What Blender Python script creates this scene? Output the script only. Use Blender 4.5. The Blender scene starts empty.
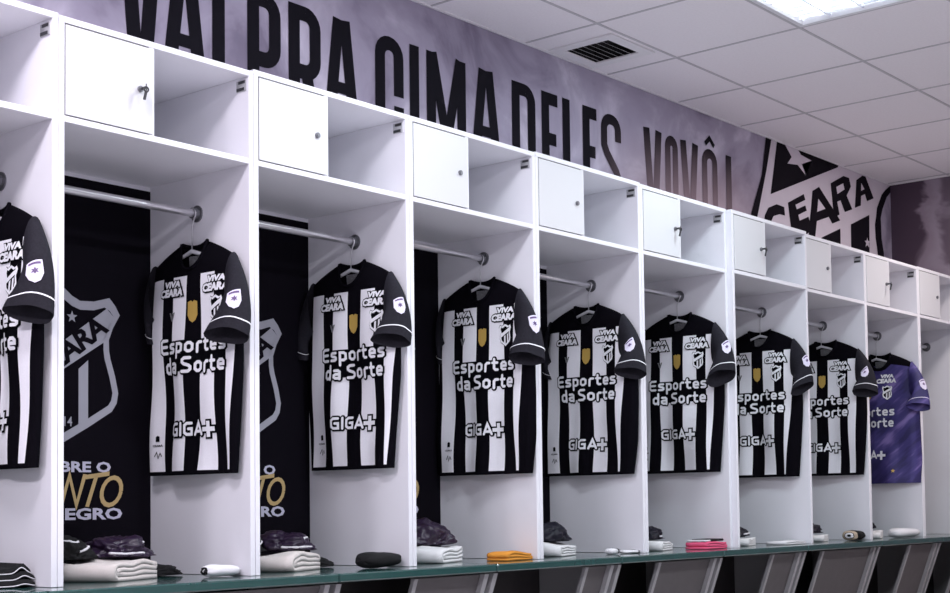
import bpy, bmesh, math, random
from mathutils import Vector, Matrix, noise

PI = math.pi
SC = bpy.context.scene
COL = SC.collection

# ------------------------------------------------------------------ camera
YAW, PITCH, ROLL = 0.8856, 0.0501, -0.0130
CAM = Vector((-2.2231, -3.3852, 0.6480))
F_PX, PPX, PPY = 1441.28, 503.38, 435.46
fw = Vector((math.sin(YAW) * math.cos(PITCH), math.cos(YAW) * math.cos(PITCH), math.sin(PITCH)))
rt0 = Vector((math.cos(YAW), -math.sin(YAW), 0))
up0 = rt0.cross(fw)
rt = rt0 * math.cos(ROLL) + up0 * math.sin(ROLL)
up = -rt0 * math.sin(ROLL) + up0 * math.cos(ROLL)
cd = bpy.data.cameras.new('camera')
cam = bpy.data.objects.new('camera', cd)
COL.objects.link(cam)
cam.matrix_world = Matrix(((rt.x, up.x, -fw.x, CAM.x), (rt.y, up.y, -fw.y, CAM.y), (rt.z, up.z, -fw.z, CAM.z), (0, 0, 0, 1)))
cd.sensor_width = 36
cd.lens = F_PX / 950 * 36
cd.shift_x = (475 - PPX) / 950
cd.shift_y = (PPY - 296.5) / 950
cd.clip_start = 0.05
SC.camera = cam

# ------------------------------------------------------------------ world, exposure
w = bpy.data.worlds.new('world')
SC.world = w
w.use_nodes = True
bg = w.node_tree.nodes['Background']
bg.inputs[0].default_value = (0.9, 0.9, 1.0, 1)
bg.inputs[1].default_value = 0.05
SC.view_settings.view_transform = 'Standard'
SC.view_settings.look = 'None'
SC.view_settings.gamma = 1
SC.view_settings.use_curve_mapping = False
SC.view_settings.exposure = 0.0

# ceiling lamps: centre x, centre y, watts, colour (the lamp's own light is made in its builder below)
LAMPS = [(3.028, -0.83, 19, (0.80, 0.95, 1.0)),
         (1.153, -0.83, 19, (0.88, 0.94, 1.0)),
         (-0.722, -0.83, 34, (0.96, 0.91, 1.0)),
         (-2.597, -0.83, 68, (0.97, 0.91, 1.0)),
         (5.528, -0.83, 18, (1.0, 0.90, 0.86)),
         (3.028, -2.706, 42, (0.84, 0.95, 1.0)),
         (0.528, -2.706, 54, (0.87, 0.94, 1.0)),
         (-1.972, -2.706, 54, (0.96, 0.91, 1.0)),
         (5.528, -2.706, 36, (1.0, 0.90, 0.87))]  # unseen extra lamp, added to lift the dim right end of the ceiling

# ------------------------------------------------------------------ dimensions (metres)
DEP = 0.503            # locker depth = wall plane
ZB, ZS, ZT, ZC = 0.45, 1.719, 2.016, 2.701
XI = [-0.695, 0.021, 0.715, 1.421, 2.135, 2.860, 3.572, 4.310, 5.030, 5.735, 6.446]
XC = 6.520
TH = 0.018
TILE, TX0, TY0 = 0.625, 2.716, 0.107


# ------------------------------------------------------------------ materials
def mat(name, col, rough=0.5, metal=0.0, spec=0.5, emit=None, coat=0.0, sheen=0.0, noise_amt=0.0, noise_scale=60, bump=0.0, bump_scale=200):
    m = bpy.data.materials.new(name)
    m.use_nodes = True
    nt = m.node_tree
    b = nt.nodes['Principled BSDF']
    b.inputs['Base Color'].default_value = (*col, 1)
    b.inputs['Roughness'].default_value = rough
    b.inputs['Metallic'].default_value = metal
    b.inputs['Specular IOR Level'].default_value = spec
    b.inputs['Coat Weight'].default_value = coat
    b.inputs['Sheen Weight'].default_value = sheen
    if emit:
        b.inputs['Emission Color'].default_value = (*emit[0], 1)
        b.inputs['Emission Strength'].default_value = emit[1]
    if noise_amt or bump:
        tc = nt.nodes.new('ShaderNodeTexCoord')
    if noise_amt:
        n = nt.nodes.new('ShaderNodeTexNoise')
        n.inputs['Scale'].default_value = noise_scale
        n.inputs['Detail'].default_value = 4
        nt.links.new(tc.outputs['Object'], n.inputs['Vector'])
        mx = nt.nodes.new('ShaderNodeMix')
        mx.data_type = 'RGBA'
        mx.inputs['A'].default_value = (*[c * (1 - noise_amt) for c in col], 1)
        mx.inputs['B'].default_value = (*[min(1, c * (1 + noise_amt)) for c in col], 1)
        nt.links.new(n.outputs['Fac'], mx.inputs['Factor'])
        nt.links.new(mx.outputs['Result'], b.inputs['Base Color'])
    if bump:
        n2 = nt.nodes.new('ShaderNodeTexNoise')
        n2.inputs['Scale'].default_value = bump_scale
        nt.links.new(tc.outputs['Object'], n2.inputs['Vector'])
        bp = nt.nodes.new('ShaderNodeBump')
        bp.inputs['Strength'].default_value = bump
        bp.inputs['Distance'].default_value = 0.004
        nt.links.new(n2.outputs['Fac'], bp.inputs['Height'])
        nt.links.new(bp.outputs['Normal'], b.inputs['Normal'])
    return m


M = {}
M['white'] = mat('white_melamine', (0.80, 0.79, 0.84), 0.38, noise_amt=0.02, noise_scale=300)
M['door'] = mat('white_door_melamine', (0.66, 0.66, 0.685), 0.35)
M['gap'] = mat('dark_gap', (0.03, 0.03, 0.03), 0.8)
M['chrome'] = mat('brushed_chrome', (0.62, 0.61, 0.64), 0.28, metal=0.85)
M['flange'] = mat('grey_metal', (0.22, 0.22, 0.24), 0.4, metal=0.7)
M['dark'] = mat('dark_metal', (0.05, 0.05, 0.055), 0.4, metal=0.5)
M['print_black'] = mat('black_printed_vinyl', (0.005, 0.004, 0.007), 0.7, spec=0.05)
M['print_grey'] = mat('grey_print', (0.36, 0.36, 0.41), 0.6)
M['print_lilac'] = mat('pale_lilac_print', (0.55, 0.54, 0.66), 0.6)
M['print_gold'] = mat('gold_print', (0.50, 0.36, 0.16), 0.6)
M['jersey_white'] = mat('white_jersey', (0.82, 0.81, 0.86), 0.85, spec=0.2, noise_amt=0.06, noise_scale=220, bump=0.15, bump_scale=400)
M['jersey_black'] = mat('black_jersey', (0.004, 0.0035, 0.0055), 0.85, spec=0.02, bump=0.15, bump_scale=400)
M['jersey_char'] = mat('charcoal_jersey', (0.018, 0.017, 0.023), 0.75, spec=0.10, noise_amt=0.35, noise_scale=160)
M['p_black'] = mat('black_shirt_print', (0.003, 0.003, 0.0045), 0.8, spec=0.02)
M['p_white'] = mat('white_shirt_print', (0.82, 0.82, 0.86), 0.6)
M['p_gold'] = mat('gold_badge', (0.55, 0.36, 0.09), 0.4, metal=0.2)
M['p_grey'] = mat('grey_neck_label', (0.14, 0.14, 0.15), 0.7, noise_amt=0.95, noise_scale=120)
M['p_patch'] = mat('patch_lilac', (0.66, 0.62, 0.76), 0.5)
M['p_purple'] = mat('patch_purple', (0.10, 0.05, 0.16), 0.5)
M['hanger'] = mat('clear_plastic', (0.62, 0.62, 0.66), 0.2, spec=0.6)
M['green'] = mat('green_lacquer', (0.014, 0.060, 0.055), 0.16, spec=0.6, coat=0.6, noise_amt=0.1, noise_scale=30)
M['base_grey'] = mat('grey_brown_board', (0.085, 0.075, 0.078), 0.65, noise_amt=0.12, noise_scale=25)
M['base_edge'] = mat('grey_edge_band', (0.30, 0.29, 0.30), 0.5)
M['base_dark'] = mat('dark_board', (0.035, 0.029, 0.031), 0.7, noise_amt=0.3, noise_scale=20)
M['towel'] = mat('cream_towel', (0.66, 0.60, 0.57), 0.95, spec=0.1, sheen=0.3, noise_amt=0.08, noise_scale=250, bump=0.5, bump_scale=500)
M['towel_white'] = mat('white_towel', (0.74, 0.73, 0.74), 0.95, spec=0.1, sheen=0.3, bump=0.5, bump_scale=500)
M['jacket_purple'] = mat('purple_nylon', (0.018, 0.008, 0.026), 0.35, spec=0.4, noise_amt=0.3, noise_scale=18)
M['jacket_navy'] = mat('navy_nylon', (0.007, 0.006, 0.014), 0.5, spec=0.25)
M['cloth_black'] = mat('black_cloth', (0.010, 0.010, 0.011), 0.85, spec=0.2, bump=0.4, bump_scale=300)
M['cloth_white'] = mat('white_cloth', (0.70, 0.69, 0.72), 0.9, spec=0.1, bump=0.3, bump_scale=300)
M['cloth_orange'] = mat('orange_cloth', (0.66, 0.27, 0.045), 0.9, spec=0.1, bump=0.4, bump_scale=300)
M['cloth_pink'] = mat('pink_cloth', (0.75, 0.11, 0.22), 0.85, spec=0.1, bump=0.3, bump_scale=300)
M['cloth_beige'] = mat('beige_cloth', (0.42, 0.34, 0.26), 0.9, spec=0.1)
M['clip'] = mat('pale_grey_plastic', (0.40, 0.40, 0.42), 0.5)
M['letter'] = None
M['mural_white'] = mat('mural_pale_print', (0.64, 0.58, 0.65), 0.75, spec=0.2, noise_amt=0.12, noise_scale=4)
M['mural_black'] = mat('mural_black_print', (0.008, 0.006, 0.010), 0.8, spec=0.08)
M['floor'] = mat('grey_vinyl_floor', (0.46, 0.44, 0.45), 0.35, noise_amt=0.1, noise_scale=12)
M['plain_wall'] = mat('pale_painted_wall', (0.55, 0.53, 0.58), 0.8)
M['vent'] = mat('white_vent_metal', (0.80, 0.78, 0.80), 0.5)
M['vent_dark'] = mat('duct_dark', (0.012, 0.012, 0.012), 0.9)
M['tbar'] = mat('ceiling_grid_metal', (0.52, 0.50, 0.53), 0.5)
M['lamp_frame'] = mat('lamp_white_metal', (0.75, 0.75, 0.78), 0.4)
M['louvre'] = mat('aluminium_louvre', (0.8, 0.82, 0.86), 0.25, metal=0.7)
M['tube'] = mat('fluorescent_tube', (1, 1, 1), 0.5, emit=((0.90, 0.95, 1.0), 6.0))


def node_mat(name):
    m = bpy.data.materials.new(name)
    m.use_nodes = True
    nt = m.node_tree
    return m, nt, nt.nodes['Principled BSDF'], nt.nodes.new('ShaderNodeTexCoord')


def ramp(nt, stops, interp='EASE'):
    r = nt.nodes.new('ShaderNodeValToRGB')
    r.color_ramp.interpolation = interp
    el = r.color_ramp.elements
    while len(el) < len(stops):
        el.new(0.5)
    for e, (p, c) in zip(el, stops):
        e.position = p
        e.color = (*c, 1)
    return r


# mural wall: cloudy purple grey print, with a rosy patch low down behind the word VOVO
m, nt, b, tc = node_mat('mural_print')
n1 = nt.nodes.new('ShaderNodeTexNoise')
n1.inputs['Scale'].default_value = 2.2
n1.inputs['Detail'].default_value = 5
n1.inputs['Roughness'].default_value = 0.55
n1.inputs['Distortion'].default_value = 0.6
nt.links.new(tc.outputs['Object'], n1.inputs['Vector'])
r1 = ramp(nt, [(0.32, (0.19, 0.16, 0.23)), (0.5, (0.36, 0.32, 0.42)), (0.68, (0.60, 0.55, 0.66))])
nt.links.new(n1.outputs['Fac'], r1.inputs['Fac'])
sep = nt.nodes.new('ShaderNodeSeparateXYZ')
nt.links.new(tc.outputs['Object'], sep.inputs[0])


def mrange(nt, src, a, b_, lo=0.0, hi=1.0):
    k = nt.nodes.new('ShaderNodeMapRange')
    k.inputs['From Min'].default_value = a
    k.inputs['From Max'].default_value = b_
    k.inputs['To Min'].default_value = lo
    k.inputs['To Max'].default_value = hi
    nt.links.new(src, k.inputs['Value'])
    return k.outputs['Result']


def mul(nt, a, b_):
    k = nt.nodes.new('ShaderNodeMath')
    k.operation = 'MULTIPLY'
    nt.links.new(a, k.inputs[0])
    if isinstance(b_, float):
        k.inputs[1].default_value = b_
    else:
        nt.links.new(b_, k.inputs[1])
    return k.outputs[0]


def rosy(nt, sep):
    a = mrange(nt, sep.outputs['X'], 3.2, 4.0)
    c = mrange(nt, sep.outputs['X'], 5.0, 4.3)
    d = mrange(nt, sep.outputs['Z'], 2.52, 2.2)
    return mul(nt, mul(nt, mul(nt, a, c), d), 0.75)


mx = nt.nodes.new('ShaderNodeMix')
mx.data_type = 'RGBA'
nt.links.new(rosy(nt, sep), mx.inputs['Factor'])
nt.links.new(r1.outputs['Color'], mx.inputs['A'])
mx.inputs['B'].default_value = (0.55, 0.40, 0.43, 1)
nt.links.new(mx.outputs['Result'], b.inputs['Base Color'])
b.inputs['Roughness'].default_value = 0.75
M['mural'] = m

# mural lettering: near-black ink that the rosy part of the print washes over
m, nt, b, tc = node_mat('mural_lettering_ink')
sep = nt.nodes.new('ShaderNodeSeparateXYZ')
nt.links.new(tc.outputs['Object'], sep.inputs[0])
mx = nt.nodes.new('ShaderNodeMix')
mx.data_type = 'RGBA'
nt.links.new(rosy(nt, sep), mx.inputs['Factor'])
mx.inputs['A'].default_value = (0.007, 0.006, 0.010, 1)
mx.inputs['B'].default_value = (0.42, 0.30, 0.34, 1)
nt.links.new(mx.outputs['Result'], b.inputs['Base Color'])
b.inputs['Roughness'].default_value = 0.8
b.inputs['Specular IOR Level'].default_value = 0.1
M['letter'] = m

# right wall: dark plum print with a pale blurred streak
m, nt, b, tc = node_mat('plum_print')
sep = nt.nodes.new('ShaderNodeSeparateXYZ')
nt.links.new(tc.outputs['Object'], sep.inputs[0])
nz = nt.nodes.new('ShaderNodeTexNoise')
nz.inputs['Scale'].default_value = 3.2
nz.inputs['Detail'].default_value = 3
nz.inputs['Distortion'].default_value = 1.0
nt.links.new(tc.outputs['Object'], nz.inputs['Vector'])
ad = nt.nodes.new('ShaderNodeMath')
ad.operation = 'MULTIPLY_ADD'
nt.links.new(nz.outputs['Fac'], ad.inputs[0])
ad.inputs[1].default_value = 0.55
nt.links.new(sep.outputs['Y'], ad.inputs[2])
r2 = ramp(nt, [(0.0, (0.16, 0.12, 0.16)), (0.34, (0.13, 0.095, 0.13)), (0.44, (0.30, 0.25, 0.31)), (0.54, (0.26, 0.205, 0.26)), (0.61, (0.06, 0.035, 0.06)), (1.0, (0.05, 0.03, 0.055))])
nt.links.new(ad.outputs[0], r2.inputs['Fac'])
nt.links.new(r2.outputs['Color'], b.inputs['Base Color'])
b.inputs['Roughness'].default_value = 0.75
M['plum'] = m

# ceiling tiles: fine mineral fibre
M['ceiling'] = mat('mineral_fibre_tile', (0.86, 0.82, 0.855), 0.9, spec=0.1, noise_amt=0.05, noise_scale=90, bump=0.3, bump_scale=120)

# violet goalkeeper jersey with diagonal paler brush streaks
m, nt, b, tc = node_mat('violet_streaked_jersey')
mp = nt.nodes.new('ShaderNodeMapping')
mp.inputs['Scale'].default_value = (2.6, 1, 11)
mq = nt.nodes.new('ShaderNodeMapping')
mq.inputs['Rotation'].default_value = (0, math.radians(38), 0)
nt.links.new(tc.outputs['Object'], mq.inputs['Vector'])
nt.links.new(mq.outputs['Vector'], mp.inputs['Vector'])
nz = nt.nodes.new('ShaderNodeTexNoise')
nz.inputs['Scale'].default_value = 1.3
nz.inputs['Detail'].default_value = 3
nt.links.new(mp.outputs['Vector'], nz.inputs['Vector'])
r3 = ramp(nt, [(0.42, (0.022, 0.017, 0.10)), (0.54, (0.045, 0.033, 0.17)), (0.68, (0.22, 0.16, 0.42))])
nt.links.new(nz.outputs['Fac'], r3.inputs['Fac'])
nt.links.new(r3.outputs['Color'], b.inputs['Base Color'])
b.inputs['Roughness'].default_value = 0.65
M['jersey_violet'] = m


# ------------------------------------------------------------------ mesh helpers
class MB:
    def __init__(s):
        s.v, s.f, s.mi = [], [], []

    def add(s, vs, fs, mi=0):
        o = len(s.v)
        s.v += [tuple(p) for p in vs]
        s.f += [tuple(i + o for i in f) for f in fs]
        s.mi += [mi] * len(fs)

    def box(s, x0, x1, y0, y1, z0, z1, mi=0):
        v = [(x, y, z) for z in (z0, z1) for y in (y0, y1) for x in (x0, x1)]
        s.add(v, [(0, 2, 3, 1), (4, 5, 7, 6), (0, 1, 5, 4), (1, 3, 7, 5), (3, 2, 6, 7), (2, 0, 4, 6)], mi)

    def hexa(s, v, mi=0):   # bottom 4 (ccw), top 4
        s.add(v, [(3, 2, 1, 0), (4, 5, 6, 7), (0, 1, 5, 4), (1, 2, 6, 5), (2, 3, 7, 6), (3, 0, 4, 7)], mi)

    def tube(s, pts, r, n=10, mi=0, cap=True, flat=None):
        pts = [Vector(p) for p in pts]
        rs = r if isinstance(r, (list, tuple)) else [r] * len(pts)
        rings = []
        prev = None
        for i, p in enumerate(pts):
            t = (pts[min(i + 1, len(pts) - 1)] - pts[max(i - 1, 0)]).normalized()
            if prev is None:
                a = Vector((0, 0, 1)) if abs(t.z) < 0.9 else Vector((1, 0, 0))
                nrm = (a - t * a.dot(t)).normalized()
            else:
                nrm = (prev - t * prev.dot(t)).normalized()
            prev = nrm
            bn = t.cross(nrm)
            k = flat or 1.0
            rings.append([p + nrm * math.cos(2 * PI * j / n) * rs[i] + bn * math.sin(2 * PI * j / n) * rs[i] * k for j in range(n)])
        vs = [q for g in rings for q in g]
        fs = [(i * n + j, i * n + (j + 1) % n, (i + 1) * n + (j + 1) % n, (i + 1) * n + j) for i in range(len(pts) - 1) for j in range(n)]
        if cap:
            fs += [tuple(range(n - 1, -1, -1)), tuple((len(pts) - 1) * n + j for j in range(n))]
        s.add(vs, fs, mi)

    def rings(s, rings, closed=True, cap=False, mi=0):
        n = len(rings[0])
        vs = [q for g in rings for q in g]
        m_ = n if closed else n - 1
        fs = [(i * n + j, i * n + (j + 1) % n, (i + 1) * n + (j + 1) % n, (i + 1) * n + j) for i in range(len(rings) - 1) for j in range(m_)]
        if cap:
            fs += [tuple(range(n - 1, -1, -1)), tuple((len(rings) - 1) * n + j for j in range(n))]
        s.add(vs, fs, mi)

    def build(s, name, mats, parent=None, smooth=False, bevel=0.0, loc=None, merge=False, fixn=False):
        me = bpy.data.meshes.new(name)
        me.from_pydata(s.v, [], s.f)
        mats = mats if isinstance(mats, (list, tuple)) else [mats]
        for q in mats:
            me.materials.append(q)
        me.polygons.foreach_set('material_index', s.mi)
        if merge or bevel or fixn:
            bm = bmesh.new()
            bm.from_mesh(me)
            if merge:
                bmesh.ops.remove_doubles(bm, verts=bm.verts, dist=1e-4)
            if fixn:
                bmesh.ops.recalc_face_normals(bm, faces=bm.faces)
            if bevel:
                bmesh.ops.bevel(bm, geom=[e for e in bm.edges if e.is_manifold and e.calc_face_angle(0) > 0.6], offset=bevel, segments=1, affect='EDGES')
            bm.to_mesh(me)
            bm.free()
        me.polygons.foreach_set('use_smooth', [smooth] * len(me.polygons))
        me.update()
        return link(name, me, parent, loc)


def link(name, me, parent=None, loc=None):
    o = bpy.data.objects.new(name, me)
    COL.objects.link(o)
    if parent:
        o.parent = parent
    if loc:
        o.location = loc
    return o


def thing(name, label, cat, loc=(0, 0, 0), rotz=0.0, group=None):
    o = bpy.data.objects.new(name, None)
    COL.objects.link(o)
    o.empty_display_size = 0.05
    o.location = loc
    o.rotation_euler = (0, 0, rotz)
    tag(o, label, cat, group)
    return o


def tag(o, label, cat, group=None):
    o['label'] = label
    o['category'] = cat
    if group:
        o['group'] = group
    return o


def struct(o):
    o['kind'] = 'structure'
    return o


def poly_mesh(name, polys, fn, mats, parent, maxlen=None, stag=2.5e-5):
    """flat 2D polygons (lists of (a,b) or (points, material index)) mapped by fn(a,b) to 3D as one mesh"""
    bm = bmesh.new()
    for n_, p in enumerate(polys):
        mi = 0
        if isinstance(p, tuple) and isinstance(p[1], int):
            p, mi = p
        vs = [bm.verts.new((a, b_, n_ * stag)) for a, b_ in p]
        try:
            fc = bm.faces.new(vs)
            fc.material_index = mi
        except ValueError:
            pass
    bmesh.ops.triangulate(bm, faces=[f for f in bm.faces if len(f.verts) > 4])
    return finish_flat(name, bm, fn, mats, parent, maxlen)


def finish_flat(name, bm, fn, mats, parent, maxlen):
    if maxlen:
        for _ in range(4):
            es = [e for e in bm.edges if e.calc_length() > maxlen]
            if not es:
                break
            bmesh.ops.subdivide_edges(bm, edges=es, cuts=1)
            bmesh.ops.triangulate(bm, faces=[f for f in bm.faces if len(f.verts) > 4])
    for v in bm.verts:
        z_ = v.co.z
        v.co = Vector(fn(v.co.x, v.co.y)) - Vector((0, z_, 0))
    me = bpy.data.meshes.new(name)
    bm.to_mesh(me)
    bm.free()
    for q in (mats if isinstance(mats, (list, tuple)) else [mats]):
        me.materials.append(q)
    return link(name, me, parent)


_txt = {}


def text_geo(s, offset=0.0, shear=0.0, spacing=1.0):
    """outline-filled text as (verts2d, faces), normalised so cap height ~ 1 and centred on its box"""
    key = (s, offset, shear, spacing)
    if key in _txt:
        return _txt[key]
    c = bpy.data.curves.new('txt', 'FONT')
    c.body = s
    c.size = 1.0
    c.offset = offset
    c.shear = shear
    c.space_character = spacing
    c.resolution_u = 2
    c.fill_mode = 'FRONT'
    o = bpy.data.objects.new('txt', c)
    COL.objects.link(o)
    dg = bpy.context.evaluated_depsgraph_get()
    dg.update()
    me = bpy.data.meshes.new_from_object(o.evaluated_get(dg))
    vs = [(v.co.x, v.co.y) for v in me.vertices]
    fs = [tuple(p.vertices) for p in me.polygons]
    bpy.data.objects.remove(o)
    bpy.data.curves.remove(c)
    bpy.data.meshes.remove(me)
    _txt[key] = (vs, fs)
    return vs, fs


def text_into(bm, s, x0, x1, y0, y1, mi=0, offset=0.0, grow=0.0, shear=0.0, spacing=1.0, frame=None, rot=0.0):
    """adds text to bm fitted in a box; the box is measured on the un-offset text so outlines register"""
    rv, _ = text_geo(s, 0.03 if frame is None else frame, shear, spacing)
    ax, bx = min(p[0] for p in rv), max(p[0] for p in rv)
    ay, by = min(p[1] for p in rv), max(p[1] for p in rv)
    vs, fs = text_geo(s, offset, shear, spacing)
    cx, cy = (x0 + x1) / 2, (y0 + y1) / 2
    out = []
    for x, y in vs:
        px = x0 + (x - ax) / (bx - ax) * (x1 - x0) - cx
        py = y0 + (y - ay) / (by - ay) * (y1 - y0) - cy
        out.append(bm.verts.new((cx + px * math.cos(rot) - py * math.sin(rot), cy + px * math.sin(rot) + py * math.cos(rot), 0)))
    for f in fs:
        try:
            q = bm.faces.new([out[i] for i in f])
            q.material_index = mi
        except ValueError:
            pass


def text_mesh(name, s, box, fn, mats, parent, maxlen=None, **kw):
    bm = bmesh.new()
    text_into(bm, s, *box, **kw)
    return finish_flat(name, bm, fn, mats, parent, maxlen)


def stroke(pts, wd, closed=False):
    """polyline of constant width -> quads (mitred)"""
    pts = [Vector((p[0], p[1])) for p in pts]
    n = len(pts)
    L, R = [], []
    for i in range(n):
        if closed:
            a, c = pts[(i - 1) % n], pts[(i + 1) % n]
        else:
            a, c = pts[max(i - 1, 0)], pts[min(i + 1, n - 1)]
        p = pts[i]
        d1 = (p - a).normalized() if (p - a).length > 1e-9 else (c - p).normalized()
        d2 = (c - p).normalized() if (c - p).length > 1e-9 else d1
        t = (d1 + d2).normalized()
        nn = Vector((-t.y, t.x))
        k = wd / 2 / max(0.4, nn.dot(Vector((-d1.y, d1.x))))
        L.append(p + nn * k)
        R.append(p - nn * k)
    out = []
    for i in range(n if closed else n - 1):
        j = (i + 1) % n
        out.append([tuple(R[i]), tuple(R[j]), tuple(L[j]), tuple(L[i])])
    return out


def disc(c, r, n=8):
    return [(c[0] + r * math.cos(2 * PI * (k + .5) / n), c[1] + r * math.sin(2 * PI * (k + .5) / n)) for k in range(n)]


_O = lambda x0, x1: ([(x1 - .12, .085), (x1, .2), (x1, .5), (x1 - .12, .615), (x0 + .12, .615), (x0, .5), (x0, .2), (x0 + .12, .085), (x1 - .12, .085)],)
MONO = {
    'E': (([(.58, .915), (.22, .915), (.09, .80), (.09, .20), (.22, .085), (.58, .085)], [(.09, .5), (.54, .5)]), .66),
    's': (([(.42, .615), (.16, .615), (.085, .55), (.085, .45), (.16, .375), (.36, .33), (.43, .26), (.43, .15), (.36, .085), (.07, .085)],), .51),
    'p': (([(.085, -.28), (.085, .615), (.33, .615), (.45, .52), (.45, .18), (.33, .085), (.085, .085)],), .53),
    'o': (_O(.085, .47), .56),
    'r': (([(.085, .0), (.085, .5), (.18, .615), (.34, .615)],), .40),
    't': (([(.13, .90), (.13, .2), (.22, .085), (.36, .085)], [(.02, .615), (.34, .615)]), .42),
    'e': (([(.085, .35), (.46, .35), (.46, .5), (.36, .615), (.19, .615), (.085, .5), (.085, .2), (.19, .085), (.43, .085)],), .54),
    'd': (_O(.085, .47) + ([(.47, .03), (.47, .97)],), .56),
    'a': (([(.1, .615), (.36, .615), (.46, .52), (.46, .03)], [(.46, .36), (.2, .36), (.085, .29), (.085, .17), (.2, .085), (.46, .085)]), .55),
    'S': (([(.56, .915), (.22, .915), (.09, .81), (.09, .66), (.2, .55), (.48, .45), (.58, .35), (.58, .2), (.46, .085), (.07, .085)],), .67),
    'G': (([(.6, .915), (.25, .915), (.09, .77), (.09, .23), (.25, .085), (.6, .085), (.6, .5), (.36, .5)],), .70),
    'I': (([(.085, .05), (.085, .95)],), .17),
    'A': (([(.05, .05), (.33, .93), (.61, .05)], [(.16, .28), (.5, .28)]), .66),
    ' ': ((), .12)}


def mono_text(tx, x0, x1, y0, cap, sw, grow=0.0):
    """rounded single-weight lettering; cap = capital height, sw = stroke in cap units, grow = outline in metres"""
    wd = sum(MONO[c][1] for c in tx) + .12 * (len(tx) - 1)
    kx = (x1 - x0) / wd
    out, x = [], 0.0
    for c in tx:
        for path in MONO[c][0]:
            pts = [(x0 + (x + a) * kx, y0 + b_ * cap) for a, b_ in path]
            ww = sw * cap + 2 * grow
            out += stroke(pts, ww)
            out += [disc(p, ww / 2 * .98) for p in pts]
        x += MONO[c][1] + .12
    return out


def rrect_path(x0, x1, y0, y1, r, n=5, which='all'):
    """rounded rectangle path, ccw from right-bottom"""
    P = []
    for cx, cy, a0 in ((x1 - r, y0 + r, -90), (x1 - r, y1 - r, 0), (x0 + r, y1 - r, 90), (x0 + r, y0 + r, 180)):
        for k in range(n + 1):
            a = math.radians(a0 + 90 * k / n)
            P.append((cx + r * math.cos(a), cy + r * math.sin(a)))
    return P


# ------------------------------------------------------------------ room shell
def slab(name, x0, x1, y0, y1, z0, z1, m_):
    q = MB()
    q.box(x0, x1, y0, y1, z0, z1)
    return struct(q.build(name, m_))


RX0, RY0 = -4.2, -5.4
slab('floor', RX0 - .1, XC + .1, RY0 - .1, DEP + .1, -0.1, 0, M['floor'])
wall_back = slab('wall_back', RX0 - .1, XC, DEP, DEP + 0.1, 0, ZC, M['mural'])
wall_right = slab('wall_right', XC, XC + 0.1, RY0, DEP + .1, 0, ZC, M['plum'])
slab('wall_left', RX0 - .1, RX0, RY0, DEP, 0, ZC, M['plain_wall'])
slab('wall_front', RX0 - .1, XC + .1, RY0 - .1, RY0, 0, ZC, M['plain_wall'])

# ceiling: tiles with openings for the lamps and the vent, on a T-bar grid
lampcells = {(round((x - TILE / 2 - TX0) / TILE), round((TY0 - (y + TILE / 2)) / TILE)) for x, y, _, _ in LAMPS}
VX0, VX1, VY0, VY1 = 2.870, 3.190, 0.145, 0.465
q = MB()
i0, i1 = int((RX0 - TX0) / TILE) - 2, int((XC - TX0) / TILE) + 1
for i in range(i0, i1 + 1):
    for j in range(-1, 10):
        xa, xb = TX0 + i * TILE, TX0 + (i + 1) * TILE
        yb, ya = TY0 - j * TILE, TY0 - (j + 1) * TILE
        xa, xb = max(xa, RX0), min(xb, XC)
        ya, yb = max(ya, RY0), min(yb, DEP)
        if xb - xa < .01 or yb - ya < .01 or (i, j) in lampcells:
            continue
        g = 0.002
        if (i, j) == (0, -1):
            q.box(xa + g, VX0, ya + g, yb - g, ZC, ZC + .02)
            q.box(VX1, xb - g, ya + g, yb - g, ZC, ZC + .02)
            q.box(VX0, VX1, ya + g, VY0, ZC, ZC + .02)
            q.box(VX0, VX1, VY1, yb - g, ZC, ZC + .02)
        else:
            q.box(xa + g, xb - g, ya + g, yb - g, ZC, ZC + .02)
ceil_o = struct(q.build('ceiling', M['ceiling']))
q = MB()
for i in range(i0, i1 + 2):
    x = TX0 + i * TILE
    if RX0 < x < XC:
        q.box(x - .006, x + .006, RY0, DEP, ZC - .003, ZC + .004)
for j in range(0, 10):
    y = TY0 - j * TILE
    if y > RY0:
        q.box(RX0, XC, y - .006, y + .006, ZC - .0035, ZC + .0045)
q.build('ceiling_grid', M['tbar'], ceil_o)
q = MB()
q.box(RX0, XC, DEP - .012, DEP, ZC - .006, ZC)
q.box(XC - .012, XC, RY0, DEP, ZC - .006, ZC)
q.build('ceiling_edge_trim', M['vent'], ceil_o)
slab('trim_1', RX0 - .1, XC + .1, RY0 - .1, DEP + .1, ZC + 0.16, ZC + 0.2, M['plain_wall'])  # slab above the hung ceiling

# ------------------------------------------------------------------ mural lettering
BASE, CAP, SWID = 2.055, 2.515, 0.056
WY = DEP - 0.0015


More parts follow.
